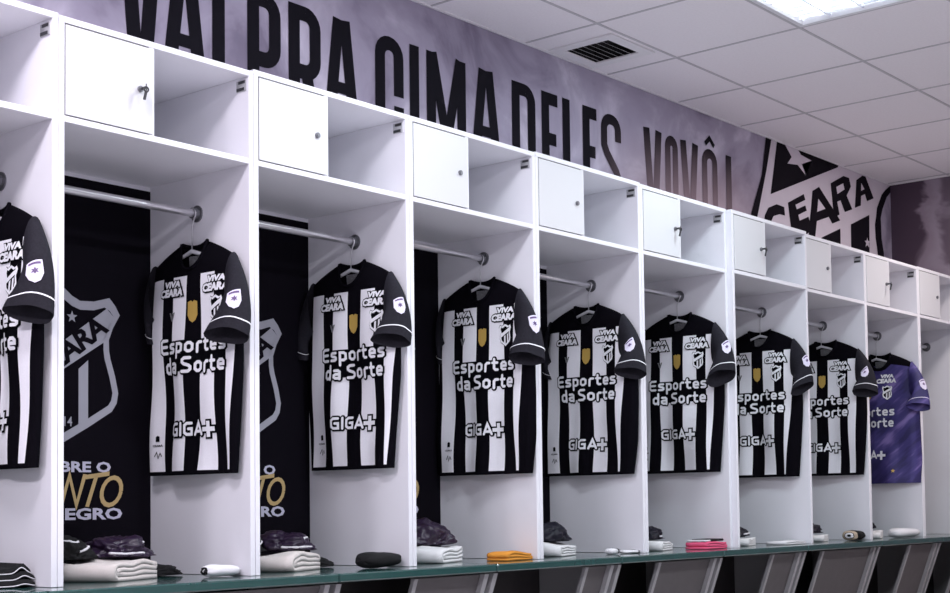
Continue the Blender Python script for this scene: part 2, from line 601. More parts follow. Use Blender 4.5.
def glyph(ch, x0, x1, base, cap, s):
    h = s / 2
    a, b_ = x0 + h, x1 - h
    lo, hi = base + h, cap - h
    md = (base + cap) / 2
    P = []
    if ch == 'I':
        P += stroke([((x0 + x1) / 2, base), ((x0 + x1) / 2, cap)], s)
    elif ch == 'V':
        P += stroke([(a, cap), ((x0 + x1) / 2 - .012, base)], s) + stroke([(b_, cap), ((x0 + x1) / 2 + .012, base)], s)
    elif ch == 'A':
        c = (x0 + x1) / 2
        k = (x1 - x0) / .15
        P += stroke([(c - .070 * k, base), (c - .016 * k, cap)], s) + stroke([(c + .070 * k, base), (c + .016 * k, cap)], s)
        P += stroke([(c - .05 * k, base + .195), (c + .05 * k, base + .195)], .045)
    elif ch == 'M':
        c = (x0 + x1) / 2
        P += stroke([(a, base), (a, cap)], s) + stroke([(b_, base), (b_, cap)], s)
        P += stroke([(a + .008, cap), (c, base + .10)], s * .95) + stroke([(b_ - .008, cap), (c, base + .10)], s * .95)
    elif ch == 'E':
        P += stroke([(a, base), (a, cap)], s)
        for z in (lo, hi):
            P += stroke([(x0, z), (x1, z)], s)
        P += stroke([(x0, md + .02), (x1 - .012, md + .02)], s)
    elif ch == 'L':
        P += stroke([(a, base), (a, cap)], s) + stroke([(x0, lo), (x1, lo)], s)
    elif ch in 'PR':
        P += stroke([(a, base), (a, cap)], s)
        zb = 2.240 + h
        r = .05
        arc1 = [(b_ - r + r * math.sin(t), hi - r + r * math.cos(t)) for t in [k * PI / 12 for k in range(7)]]
        arc2 = [(b_ - r + r * math.cos(t), zb + r - r * math.sin(t)) for t in [k * PI / 12 for k in range(7)]]
        P += stroke([(a, hi)] + arc1 + arc2 + [(a, zb)], s)
        if ch == 'R':
            P += stroke([(b_ - .045, zb), (b_ + .002, base)], s)
    elif ch == 'D':
        P += stroke([(a, base), (a, cap)], s)
        r = .05
        arc1 = [(b_ - r + r * math.sin(t), hi - r + r * math.cos(t)) for t in [k * PI / 12 for k in range(7)]]
        arc2 = [(b_ - r + r * math.cos(t), lo + r - r * math.sin(t)) for t in [k * PI / 12 for k in range(7)]]
        P += stroke([(a, hi)] + arc1 + arc2 + [(a, lo)], s)
    elif ch == 'O':
        P += stroke(rrect_path(a, b_, lo, hi, min(.05, (b_ - a) / 2)), s, True)
    elif ch == 'C':
        r = min(.05, (b_ - a) / 2)
        pth = rrect_path(a, b_, lo, hi, r)      # starts bottom right
        pth = pth[6:] + pth[:6]
        P += stroke([(b_, 2.283)] + pth + [(b_, 2.243)], s)
    elif ch == 'S':
        r = .05
        pth = [(b_, hi - .10)]
        pth += [(b_ - r + r * math.cos(t), hi - r + r * math.sin(t)) for t in [k * PI / 12 for k in range(7)]]
        pth += [(a + r - r * math.sin(t), hi - r + r * math.cos(t)) for t in [k * PI / 12 for k in range(7)]]
        pth += [(a, hi - .13), (a + .02, hi - .165), (b_ - .02, lo + .165), (b_, lo + .13)]
        pth += [(b_ - r + r * math.cos(t), lo + r - r * math.sin(t)) for t in [k * PI / 12 for k in range(7)]]
        pth += [(a + r - r * math.sin(t), lo + r - r * math.cos(t)) for t in [k * PI / 12 for k in range(7)]]
        pth += [(a, lo + .10)]
        P += stroke(pth, s)
    elif ch == '!':
        P += stroke([((x0 + x1) / 2, base + .11), ((x0 + x1) / 2, cap)], s) + stroke([((x0 + x1) / 2, base), ((x0 + x1) / 2, base + .06)], s)
    elif ch == ',':
        P += stroke([((x0 + x1) / 2, base - .05), ((x0 + x1) / 2 + .01, base + .055)], s * .9)
    elif ch == '^':
        P += stroke([(a - .01, cap + .022), ((x0 + x1) / 2, cap + .058), (b_ + .01, cap + .022)], .026)
    return P


WORDS = [[('V', .583, .745), ('A', .766, .925), ('I', .964, 1.020)],
         [('P', 1.122, 1.280), ('R', 1.318, 1.479), ('A', 1.512, 1.664)],
         [('C', 1.770, 1.932), ('I', 1.966, 2.024), ('M', 2.068, 2.312), ('A', 2.358, 2.530)],
         [('D', 2.620, 2.787), ('E', 2.832, 2.951), ('L', 2.988, 3.100), ('E', 3.143, 3.255), ('S', 3.290, 3.456), (',', 3.49, 3.55)],
         [('V', 3.650, 3.816), ('O', 3.844, 3.964), ('V', 3.986, 4.160), ('O', 4.197, 4.350), ('^', 4.215, 4.335), ('!', 4.436, 4.498)]]
for wd in WORDS:
    P = []
    for ch, a, b_ in wd:
        sw = SWID if ch in 'VAIPRCMDLE!,' else 0.05
        P += glyph(ch, a, b_, BASE, CAP, sw)
    poly_mesh('mural_word', P, lambda a, b_: (a, WY, b_), M['letter'], wall_back)

# big club crest on the mural, next to the room corner (clipped by the ceiling)
W1, W2, W3 = DEP - .0015, DEP - .003, DEP - .0045
crest = []
crest.append(([(4.94, 2.695), (4.881, 2.511), (4.80, 2.31), (4.74, 2.17), (4.70, 2.08), (5.3, 1.6), (6.30, 1.85), (6.345, 2.10), (6.345, 2.32), (6.35, 2.42), (6.372, 2.52), (6.41, 2.58), (6.452, 2.62), (6.512, 2.66), (6.512, 2.695)], 0))
cb = poly_mesh('mural_crest', crest, lambda a, b_: (a, W1, b_), [M['mural_white']], wall_back)
blk = [[(4.883, 2.695), (4.945, 2.695), (4.881, 2.511), (4.773, 2.245), (4.70, 2.08), (4.63, 2.08), (4.700, 2.241), (4.826, 2.474)],
       [(5.010, 2.695), (5.775, 2.695), (5.769, 2.683), (4.923, 2.382)],
       [(5.538, 2.223), (5.781, 2.310), (5.776, 2.05), (5.2, 2.05)],
       [(5.927, 2.357), (6.191, 2.455), (6.175, 2.1), (5.92, 2.1)],
       [(6.515, 2.695), (6.44, 2.655), (6.38, 2.613), (6.305, 2.517), (6.29, 2.46), (6.358, 2.46), (6.389, 2.523), (6.457, 2.610), (6.515, 2.650)],
       [(6.29, 2.46), (6.270, 2.407), (6.275, 2.317), (6.298, 2.230), (6.285, 2.08), (6.375, 2.08), (6.392, 2.239), (6.363, 2.329), (6.361, 2.42), (6.358, 2.46)]]
poly_mesh('crest_black_field', blk, lambda a, b_: (a, W2, b_), M['mural_black'], cb)
# bold band letters, drawn along the rising band; the counters of A, R, A show the pale band again
blk = [[(4.85, 2.251), (4.892, 2.300), (4.989, 2.335), (5.078, 2.333), (5.085, 2.285), (5.02, 2.283), (4.95, 2.262), (4.915, 2.22), (4.90, 2.15), (4.95, 2.10), (5.07, 2.14), (5.07, 2.09), (4.95, 2.05), (4.86, 2.10), (4.835, 2.18)],
       [(5.123, 2.365), (5.318, 2.446), (5.337, 2.415), (5.213, 2.367), (5.229, 2.343), (5.335, 2.382), (5.351, 2.354), (5.245, 2.313), (5.261, 2.282), (5.370, 2.321), (5.392, 2.289), (5.385, 2.235), (5.25, 2.17), (5.17, 2.14)],
       [(5.350, 2.14), (5.429, 2.483), (5.514, 2.521), (5.783, 2.360), (5.675, 2.325), (5.630, 2.359), (5.476, 2.311), (5.440, 2.175)],
       [(5.666, 2.568), (5.840, 2.642), (5.917, 2.643), (5.940, 2.593), (5.878, 2.527), (5.952, 2.454), (5.847, 2.421), (5.793, 2.485), (5.748, 2.469), (5.776, 2.395), (5.699, 2.364)],
       [(5.989, 2.469), (6.019, 2.647), (6.104, 2.689), (6.151, 2.691), (6.260, 2.571), (6.162, 2.537), (6.134, 2.578), (6.080, 2.557), (6.073, 2.496)]]
poly_mesh('crest_lettering', blk, lambda a, b_: (a, W2, b_), M['mural_black'], cb)
cnt = [[(5.498, 2.447), (5.479, 2.366), (5.587, 2.401)],
       [(5.737, 2.557), (5.831, 2.595), (5.848, 2.560), (5.751, 2.516)],
       [(6.084, 2.639), (6.078, 2.589), (6.126, 2.607)]]
poly_mesh('crest_counter', cnt, lambda a, b_: (a, W3, b_), M['mural_white'], cb)
star = [[(5.102, 2.695), (5.140, 2.667), (5.178, 2.638), (5.125, 2.591), (5.248, 2.605), (5.347, 2.560), (5.300, 2.619), (5.423, 2.661), (5.290, 2.672), (5.26, 2.695)],
        [(6.149, 2.307), (6.14, 2.286), (6.114, 2.280), (6.133, 2.268), (6.122, 2.243), (6.146, 2.258), (6.176, 2.245), (6.163, 2.27), (6.188, 2.285), (6.158, 2.288)]]
poly_mesh('crest_star', star, lambda a, b_: (a, W3, b_), M['mural_white'], cb)

# ------------------------------------------------------------------ ceiling lamps and vent
def lamp(x, y, watt, col, label):
    t = thing('ceiling_light', label, 'ceiling light', (x, y, ZC), 0, 'recessed louvre ceiling lights')
    h = TILE / 2 - .012
    q = MB()
    for a in ((-h, h, -h, -h + .022), (-h, h, h - .022, h), (-h, -h + .022, -h + .022, h - .022), (h - .022, h, -h + .022, h - .022)):
        q.box(a[0], a[1], a[2], a[3], -.006, .012)
    q.box(-h, h, -h, h, .095, .10)
    for a in ((-h, h, -h, -h + .004), (-h, h, h - .004, h), (-h, -h + .004, -h, h), (h - .004, h, -h, h)):
        q.box(a[0], a[1], a[2], a[3], .012, .095)
    q.build('frame', M['lamp_frame'], t)
    for k in range(4):
        yy = -h + .075 + k * (2 * h - .15) / 3
        q = MB()
        q.tube([(-h + .03, yy, .065), (h - .03, yy, .065)], .013, 10)
        q.build('tube', M['tube'], t, smooth=True)
    q = MB()
    for k in range(1, 4):
        yy = -h + k * 2 * h / 4
        q.box(-h + .022, h - .022, yy - .003, yy + .003, .004, .040)
    for k in range(1, 12):
        xx = -h + k * 2 * h / 12
        q.box(xx - .001, xx + .001, -h + .022, h - .022, .008, .036)
    q.build('louvre', M['louvre'], t)
    ld = bpy.data.lights.new('lamp_light', 'AREA')
    ld.shape = 'SQUARE'
    ld.size = 0.36
    ld.energy = watt
    ld.color = col
    lo = bpy.data.objects.new('lamp_light', ld)
    COL.objects.link(lo)
    lo.parent = t
    lo.location = (0, 0, -.004)
    return t


for k, (x, y, e, c) in enumerate(LAMPS):
    side = 'over the lockers' if y > -2 else 'over the middle of the room'
    where = ['', 'third from the right', 'fourth from the right', 'leftmost', 'nearest the plum right wall', 'second from the right', 'third from the right', 'leftmost', 'rightmost, added unseen to brighten that end'][k]
    lamp(x, y, e, c, 'lit square louvre light in the ceiling at the top edge of the photo' if k == 0 else f'square louvre ceiling light {side}, {where}')

t = thing('air_vent', 'square white air vent with dark slats in the ceiling above the mural', 'air vent', ((VX0 + VX1) / 2, (VY0 + VY1) / 2, ZC))
h = (VX1 - VX0) / 2
q = MB()
for a in ((-h - .012, h + .012, -h - .012, -h + .04), (-h - .012, h + .012, h - .04, h + .012), (-h - .012, -h + .04, -h + .04, h - .04), (h - .04, h + .012, -h + .04, h - .04)):
    q.box(*a, -.008, -.001)
q.build('frame', M['vent'], t)
q = MB()
q.box(-h, h, -h, h, .08, .085)
q.box(-h, -h + .003, -h, h, 0, .08)
q.box(h - .003, h, -h, h, 0, .08)
q.box(-h + .003, h - .003, -h, -h + .003, 0, .08)
q.box(-h + .003, h - .003, h - .003, h, 0, .08)
q.build('duct', M['vent_dark'], t)
for k in range(7):
    yy = -h + .04 + (k + .5) * (2 * h - .08) / 7
    q = MB()
    x0, x1 = -h + .042, h - .042
    q.hexa([(x0, yy - .009, -.003), (x1, yy - .009, -.003), (x1, yy - .0072, -.003), (x0, yy - .0072, -.003),
            (x0, yy + .012, .009), (x1, yy + .012, .009), (x1, yy + .0138, .009), (x0, yy + .0138, .009)])
    q.build('slat', M['vent'], t)

# ------------------------------------------------------------------ lockers
SHIELD = [(0, 1.351), (.03, 1.328), (.059, 1.315), (.11, 1.318), (.168, 1.335), (.190, 1.312), (.208, 1.283), (.182, 1.24), (.166, 1.199), (.167, 1.165), (.172, 1.14), (.190, 1.085), (.202, 1.031), (.196, .998), (.178, .971), (.09, .918), (0, .868)]
SHIN = [(0, 1.315), (.03, 1.296), (.060, 1.287), (.11, 1.290), (.150, 1.303), (.170, 1.293), (.184, 1.276), (.160, 1.236), (.146, 1.199), (.146, 1.165), (.150, 1.138), (.168, 1.082), (.180, 1.030), (.175, 1.006), (.164, .990), (.09, .946), (0, .897)]


def sym(l):
    return l + [(-a, b_) for a, b_ in reversed(l[1:-1])]


def ring_polys(o, i):
    n = len(o)
    return [[o[k], o[(k + 1) % n], i[(k + 1) % n], i[k]] for k in range(n)]


PRC = 0.345            # print centre, from the locker's left side
_print = {}


def back_print(panel, y):
    if not _print:
        fn = lambda a, b_: (a, y - .0012, b_)
        fn2 = lambda a, b_: (a, y - .0024, b_)
        P = ring_polys(sym(SHIELD), sym(SHIN))
        P += [[(-.150, 1.000), (-.150, 1.075), (.158, 1.300), (.184, 1.276), (.146, 1.190), (-.15, 1.000)][:5]]
        P += [[(.054, 1.10), (.089, 1.13), (.089, .945), (.054, .925)], [(-.089, 1.02), (-.054, 1.05), (-.054, .925), (-.089, .945)]]
        bm = bmesh.new()
        for p in P:
            bm.faces.new([bm.verts.new((a, b_, 0)) for a, b_ in p])
        for cx, cz, r in ((.030, 1.262, .020), (.072, 1.085, .006)):
            pts = [(cx + (r if k % 2 == 0 else r * .42) * math.sin(k * PI / 5), cz + (r if k % 2 == 0 else r * .42) * math.cos(k * PI / 5)) for k in range(10)]
            bm.faces.new([bm.verts.new((a, b_, 0)) for a, b_ in reversed(pts)])
        text_into(bm, '19', -.04, -.010, .918, .950, offset=.01)
        text_into(bm, '14', .002, .032, .918, .950, offset=.01)
        o1 = finish_flat('crest_print', bm, fn, M['print_grey'], panel, None)
        bm = bmesh.new()
        text_into(bm, 'CEARÁ', -.135, .175, 1.128, 1.212, offset=.035, rot=math.radians(37), spacing=.95)
        o2 = finish_flat('crest_lettering', bm, fn2, M['print_black'], panel, None)
        o3 = text_mesh('slogan_line', 'SOBRE O', (-.10, .174, .776, .810), fn, M['print_lilac'], panel, offset=.035)
        o4 = text_mesh('slogan_line', 'ALVINEGRO', (-.225, .217, .627, .664), fn, M['print_lilac'], panel, offset=.035)
        bm = bmesh.new()
        x = -.20
        ht0, ht1 = .668, .765

        def st(pts):
            for p in stroke(pts, .014):
                bm.faces.new([bm.verts.new((a + (b_ - ht0) * .22, b_, 0)) for a, b_ in p])
        st([(-.215, ht0), (-.205, ht1), (-.165, ht0 + .02), (-.125, ht1), (-.12, ht0)])
        st([(-.095, ht0), (-.06, ht1), (-.03, ht0)])
        st([(-.088, ht0 + .035), (-.035, ht0 + .035)])
        st([(-.01, ht0), (0.0, ht1), (.045, ht0 + .005), (.055, ht1 + .005)])
        st([(.06, ht1 - .004), (.145, ht1 + .008)])
        st([(.098, ht1), (.085, ht0)])
        st([(.165 + .036 * math.cos(k * PI / 8), (ht0 + ht1) / 2 + .044 * math.sin(k * PI / 8)) for k in range(17)])
        o5 = finish_flat('slogan_script', bm, fn2, M['print_gold'], panel, None)
        _print['l'] = [o1, o2, o3, o4, o5]
        for o in _print['l']:
            o.location.x = PRC
    else:
        for o in _print['l']:
            c = o.copy()
            COL.objects.link(c)
            c.parent = panel


DOORW = 0.292
KEYED = {1, 5, 6, 8}
INSIDE = ['white locker cut off by the left edge of the photo, above the black striped cloth',
          'white locker with the big purple jacket pile and the white rolled sock inside',
          'white locker with the black rolled bundle lying at its front right',
          'white locker with the orange folded cloth lying in it',
          'white locker with two tiny white scraps of tape lying in it',
          'white locker with the pink folded cloth lying in it',
          'white locker with the flat white cloth lying in it',
          'white locker with the small black and beige sock lying in it',
          'white locker holding the violet shirt',
          'white locker without a shirt, last at the right wall']
lockers = []
random.seed(3)
ZR = [1.585, 1.597, 1.602, 1.632, 1.605, 1.634, 1.627, 1.624, 1.628, 1.618]
YSH = [0, 0, 0, 0, 0, 0, -.028, -.004, 0, 0]
JIT = [0, -.004, .004, .004, .008, .003, -.001, -.004, -.003, 0]
for i in range(10):
    xa, xb = XI[i] + .001, XI[i + 1] - .001
    W = xb - xa
    zt = ZT + JIT[i]
    t = thing('locker', INSIDE[i], 'locker', (xa, YSH[i], 0), 0, 'row of white lockers')
    for s in (0, 1):
        q = MB()
        q.box(0 if s == 0 else W - TH, TH if s == 0 else W, 0, DEP - .008, ZB + .0005, zt - TH)
        q.build('side_panel', M['white'], t, bevel=.0012)
    q = MB()
    q.box(0, W, 0, DEP - .008, zt - TH, zt)
    q.build('top_panel', M['white'], t, bevel=.0012)
    q = MB()
    q.box(TH, W - TH, .001, DEP - .010, ZS, ZS + TH)
    q.build('shelf', M['white'], t, bevel=.0012)
    q = MB()
    q.box(TH, W - TH, DEP - .010, DEP - .004, ZB + .0005, ZS - .014, 0)
    bp = q.build('back_panel', M['print_black'], t)
    back_print(bp, DEP - .010)
    q = MB()
    q.box(TH, W - TH, DEP - .010, DEP - .004, ZS + TH, zt - TH)
    q.box(TH, W - TH, DEP - .010, DEP - .004, ZS - .014, ZS)
    q.build('upper_back', M['white'], t)
    # divider between the little cupboard and the open cubby
    q = MB()
    q.box(TH + DOORW - .010, TH + DOORW + .008, .002, DEP - .010, ZS + TH, zt - TH)
    q.build('divider', M['white'], t)
    q = MB()
    q.box(TH + .0025, TH + DOORW, -.002, .0015 + .001, ZS + TH + .002, zt - TH - .004)
    d = q.build('door', M['door'], t, bevel=.001)
    q = MB()
    q.box(TH, TH + DOORW - .010, .004, .006, zt - TH - .012, zt - TH)
    q.box(TH, TH + .01, .004, .006, ZS + TH, zt - TH)
    q.build('door_gap_shade', M['gap'], t)  # dark strips painted in for the shade inside the door gaps
    lx, lz = TH + DOORW - .045, ZS + TH + .125
    q = MB()
    q.tube([(lx, -.002, lz), (lx, -.009, lz)], .009, 14)
    q.tube([(lx, -.009, lz), (lx, -.011, lz)], .0065, 14)
    lk = q.build('lock', M['flange'], d, smooth=False)
    if i in KEYED:
        q = MB()
        q.box(lx - .001, lx + .001, -.030, -.011, lz - .004, lz + .004)
        q.tube([(lx, -.032, lz + .010), (lx, -.032, lz - .010)], .0016, 8)
        q.tube([(lx + .007 * math.sin(k * PI / 6), -.032, lz - .006 + .007 * math.cos(k * PI / 6)) for k in range(13)], .0026, 8)
        q.tube([(lx, -.031, lz - .012), (lx - .004, -.028, lz - .036)], .0042, 8)
        q.build('key', M['dark'], d)
    # hinge-like clip in the upper corner of the open cubby
    q = MB()
    xs = W - TH
    q.box(xs - .004, xs - .0003, .012, .054, zt - TH - .044, zt - TH - .010, 0)
    q.box(xs - .006, xs - .0038, .014, .044, zt - TH - .020, zt - TH - .012, 1)
    q.box(xs - .006, xs - .0038, .018, .052, zt - TH - .042, zt - TH - .033, 1)
    q.build('corner_clip', [M['clip'], M['dark']], t)
    # rail
    zr = ZR[i]
    q = MB()
    q.tube([(TH + .004, .25, zr), (W - TH - .004, .25, zr)], .0125, 16, cap=False)
    rl = q.build('hanging_rail', M['chrome'], t, smooth=True)
    for s in (0, 1):
        x0 = TH + .0005 if s == 0 else W - TH - .0005
        dx = 1 if s == 0 else -1
        q = MB()
        q.tube([(x0, .25, zr), (x0 + dx * .004, .25, zr)], .027, 20)
        q.tube([(x0 + dx * .004, .25, zr), (x0 + dx * .022, .25, zr)], .0175, 20)
        q.build('flange', M['flange'], rl, smooth=False)
    lockers.append(t)

# ------------------------------------------------------------------ bench
YF = -0.145
SEAMS = [-2.42, -1.64, -.86, -.10, .68 + .25, 1.70, 2.47, 3.25, 4.03, 4.85, 5.65, 6.45]
BLBL = ['green bench section furthest left outside the photo', 'green bench section left of the frame edge', 'green bench section at the left edge under the black striped cloth',
        'green bench section under the purple jacket pile', 'green bench section under the black rolled bundle', 'green bench section under the orange folded cloth',
        'green bench section under the two scraps of tape', 'green bench section under the pink folded cloth', 'green bench section under the flat white cloth',
        'green bench section under the black and beige sock', 'green bench section ending at the right wall']
# inner flap start, as a share of the section
FLAP = {5: .76, 6: .42, 7: .65, 8: .28, 9: .55}


def zy(z):
    return YF + .028 + (.417 - z) * .36


for i in range(2, 11):
    xa, xb = SEAMS[i] + .0015, SEAMS[i + 1] - .0015
    t = thing('bench_section', BLBL[i], 'bench', (xa, 0, 0), 0, 'green bench sections under the lockers')
    W = xb - xa
    q = MB()
    q.box(0, W, YF, DEP - .002, ZB - .027, ZB, 0)
    q.build('seat', M['green'], t, bevel=.004)
    for s in (0, 1):
        x0, x1 = (.012, .034) if s == 0 else (W - .034, W - .012)
        q = MB()
        zt_ = ZB - .034
        q.hexa([(x0, zy(0), 0.0), (x1, zy(0), 0.0), (x1, DEP - .06, 0.0), (x0, DEP - .06, 0.0), (x0, zy(zt_), zt_), (x1, zy(zt_), zt_), (x1, DEP - .06, zt_), (x0, DEP - .06, zt_)])
        q.build('side_panel', M['base_edge'], t)
    f = FLAP.get(i, .5)
    q = MB()
    x0, x1, zt_ = W * f, W - .036, ZB - .036
    for dx0, dx1, off, mi in ((x0 + .018, x1, .020, 0), (x0, x0 + .018, .012, 1)):
        q.hexa([(dx0, zy(.02) + off, .02), (dx1, zy(.02) + off, .02), (dx1, zy(.02) + off + .015, .02), (dx0, zy(.02) + off + .015, .02),
                (dx0, zy(zt_) + off, zt_), (dx1, zy(zt_) + off, zt_), (dx1, zy(zt_) + off + .015, zt_), (dx0, zy(zt_) + off + .015, zt_)], mi)
    q.build('slanted_front', [M['base_grey'], M['base_edge']], t)
    q = MB()
    q.box(.036, W - .036, .24, .25, .02, ZB - .036)
    q.build('back_board', M['base_dark'], t)

# ------------------------------------------------------------------ shirts
XP_OFF = 0.050          # shirt centre plane in front of the side panel
HH = dict(arm=.49, yoke=.628, tip=.682, neck=.735)


def lerp(a, b_, t_):
    return a + (b_ - a) * t_


def interp(tab, x):
    if x <= tab[0][0]:
        return tab[0][1]
    for (a, va), (b_, vb) in zip(tab, tab[1:]):
        if x <= b_:
            return lerp(va, vb, (x - a) / (b_ - a))
    return tab[-1][1]


PU = 0.028              # the striped front hangs a little towards the locker front


class Shirt:
    NW = .062

    def __init__(s, seed, p):
        s.p = p
        s.r = random.Random(seed)
        s.pu = p.get('pu', PU)
        s.ph = [s.r.uniform(0, 6.28) for _ in range(8)]
        s.hw = p.get('hem', .205) + .012

    def w(s, h):
        return interp([(0, s.hw), (.12, s.hw + .006), (.33, .228), (.45, .226), (.52, .214), (.60, .200), (.70, .188)], h)

    def wr(s, h):
        return s.w(h) + s.p.get('wr', .012) * interp([(0, .45), (.15, .8), (.3, 1), (.45, 1), (.58, 0)], h)

    def ztop(s, u, front=True):
        a = abs(u)
        nw = s.NW
        if a < nw:
            k = a / nw
            return (.648 + (.735 - .648) * (1 - math.sqrt(max(0, 1 - k ** 2.2)))) if front else (.722 + .013 * k * k)
        k = (a - nw) / (.20 - nw)
        return .735 - .052 * k - .012 * k * k * k

    def lean(s, u, h):
        # gentle hang: hem swings, side to side drift of the lower cloth
        return s.p.get('sway', -.010) * max(0.0, 1 - h / .7) ** 1.4

    def y(s, u, h, front=True):
        w_ = s.wr(h) if u > 0 else s.w(h)
        k = min(1.0, abs(u) / w_)
        edge = max(0.0, 1 - k ** 4) ** .5
        d = interp([(0, .022), (.2, .023), (.45, .027), (.60, .025), (.69, .018), (.74, .016)], h)
        fade = interp([(0, 1.0), (.3, .7), (.5, .35), (.62, .12), (.75, .05)], h)
        ph = s.ph
        fold = .011 * math.sin(u * 26 + ph[0] + h * 3) + .006 * math.sin(u * 47 + ph[1] - h * 5) + .006 * math.sin(h * 17 + u * 14 + ph[2])
        yy = d * edge + fold * fade * edge
        if front:
            return -yy
        return .50 * d * edge + .1 * fold * fade * edge

    def P(s, u, h, front=True, eps=0.0):
        return (u + s.lean(u, h), s.y(u, h, front) - (eps if front else -eps), h + s.p.get('tilt', 0) * u * 0)

    def cols(s, h):
        """stripe boundaries and the colour index right of each: list of u, list of mat"""
        w_ = s.w(h)
        k = min(1, max(0, h / .49))
        rw = lerp(s.p.get('rhem', .010), .048, k)      # right white side stripe
        lw = lerp(s.p.get('lhem', .068), .066, k)
        o = s.pu
        wr_ = s.wr(h)
        b_ = [-w_, o - .152 - lw, o - .152, o - .100, o - .032, o + .032, o + .100, o + .150, o + .150 + rw, wr_]
        b_[1] = max(b_[1], -w_ + .0005)
        b_[8] = min(b_[8], wr_ - .0005)
        return b_
    MATS = [0, 1, 0, 1, 0, 1, 0, 1, 0]

    def body(s, violet=False):
        q = MB()
        rows = [0, .012] + [k * .0245 for k in range(1, 26)] + [.628]
        rows = sorted(set(round(r_, 4) for r_ in rows if r_ <= .628))
        up_n = 7
        sub = [2, 3, 3, 3, 4, 3, 3, 3, 2]
        for front in (True, False):
            grid, cm = [], []
            for r_i in range(len(rows) + up_n):
                line = []
                hb = rows[r_i] if r_i < len(rows) else .628
                b_ = s.cols(min(hb, .628))
                us, ms = [], []
                for c in range(9):
                    for k in range(sub[c]):
                        us.append(lerp(b_[c], b_[c + 1], k / sub[c]))
                        ms.append(s.MATS[c])
                us.append(b_[9])
                for u in us:
                    if r_i < len(rows):
                        line.append(s.P(u, hb, front))
                    else:
                        k = (r_i - len(rows) + 1) / up_n
                        # narrow towards the shoulder line
                        w_top = .194
                        uu = u * lerp(1, w_top / s.w(.628), k)
                        top = s.ztop(uu, front)
                        h = lerp(.628, top, k)
                        x, y_, _ = s.P(uu, .628, front)
                        # near the shoulder seam front and back meet; the neck stays open
                        a = abs(uu)
                        if a >= s.NW:
                            ytop = 0.0
                        else:
                            ytop = (-.024 if front else .010) * math.sqrt(max(0, 1 - (a / s.NW) ** 2))
                        kk = k ** 2.2
                        line.append((uu + s.lean(uu, h), lerp(y_, ytop, kk), h))
                grid.append(line)
            n = len(grid[0])
            o = len(q.v)
            q.v += [pt for g in grid for pt in g]
            for r_i in range(len(grid) - 1):
                for c in range(n - 1):
                    a = o + r_i * n + c
                    f = (a, a + 1, a + n + 1, a + n)
                    q.f.append(f if front else f[::-1])
                    mi = ms[c]
                    if violet:
                        mi = 1
                        if r_i >= len(rows) + 2:
                            mi = 0
                    else:
                        if r_i >= len(rows) - 1 or r_i == 0:
                            mi = 0
                    q.mi.append(mi)
        return q

    # sleeve surface: t 0 at the armhole, 1 at the cuff; th 0 = outer edge, 90 = front
    def sleeve_pt(s, side, t_, th, eps=0.0):
        p = s.p
        if side > 0:
            c1 = Vector(p.get('rc', (.245, -.052, .405)))
            A1 = Vector(p.get('rA', (.054, .026, .004)))
            B1 = Vector(p.get('rB', (-.014, -.038, .022)))
            c0 = Vector((.188, -.002, .588))
            A0 = Vector((.006, 0, .094))
        else:
            c1 = Vector(p.get('lc', (-.208, .000, .428)))
            A1 = Vector((-.026, .012, .004))
            B1 = Vector((-.010, -.017, 0))
            c0 = Vector((-.188, -.002, .588))
            A0 = Vector((-.006, 0, .094))
        B0 = Vector((0, -.034, 0))
        sm = t_ * t_ * (3 - 2 * t_)
        k = lerp(t_, sm, .5)
        # the middle of the path bulges outwards so the shoulder stays round
        c = c0.lerp(c1, t_) + Vector((side * .022 * math.sin(PI * t_), 0, .018 * math.sin(PI * t_)))
        A = A0.lerp(A1, k)
        B = B0.lerp(B1, k)
        ph = s.ph
        wob = 1 + .05 * math.sin(3 * th + ph[3] + 4 * t_) * t_ + .035 * math.sin(5 * th + ph[4]) * t_
        d = A * math.cos(th) + B * math.sin(th)
        nrm = d.normalized()
        r_ = c + d * wob + nrm * eps
        r_.y = min(r_.y, .019)
        return r_

    def sleeve(s, side, t0=0.0, t1=1.0, eps=0.0, rows=14, n=28):
        q = MB()
        rg = []
        for i in range(rows + 1):
            t_ = lerp(t0, t1, i / rows)
            rg.append([tuple(s.sleeve_pt(side, t_, 2 * PI * j / n, eps)) for j in range(n)])
        q.rings(rg)
        if side < 0:
            q.f = [f[::-1] for f in q.f]
        return q


def star_pts(cx, cy, r, k=5):
    return [(cx + (r if j % 2 == 0 else r * .45) * math.sin(j * PI / k), cy + (r if j % 2 == 0 else r * .45) * math.cos(j * PI / k)) for j in range(2 * k)]


MINI = [(0, .5), (.28, .40), (.42, .46), (.5, .33), (.40, .12), (.46, -.14), (.40, -.30), (0, -.5)]


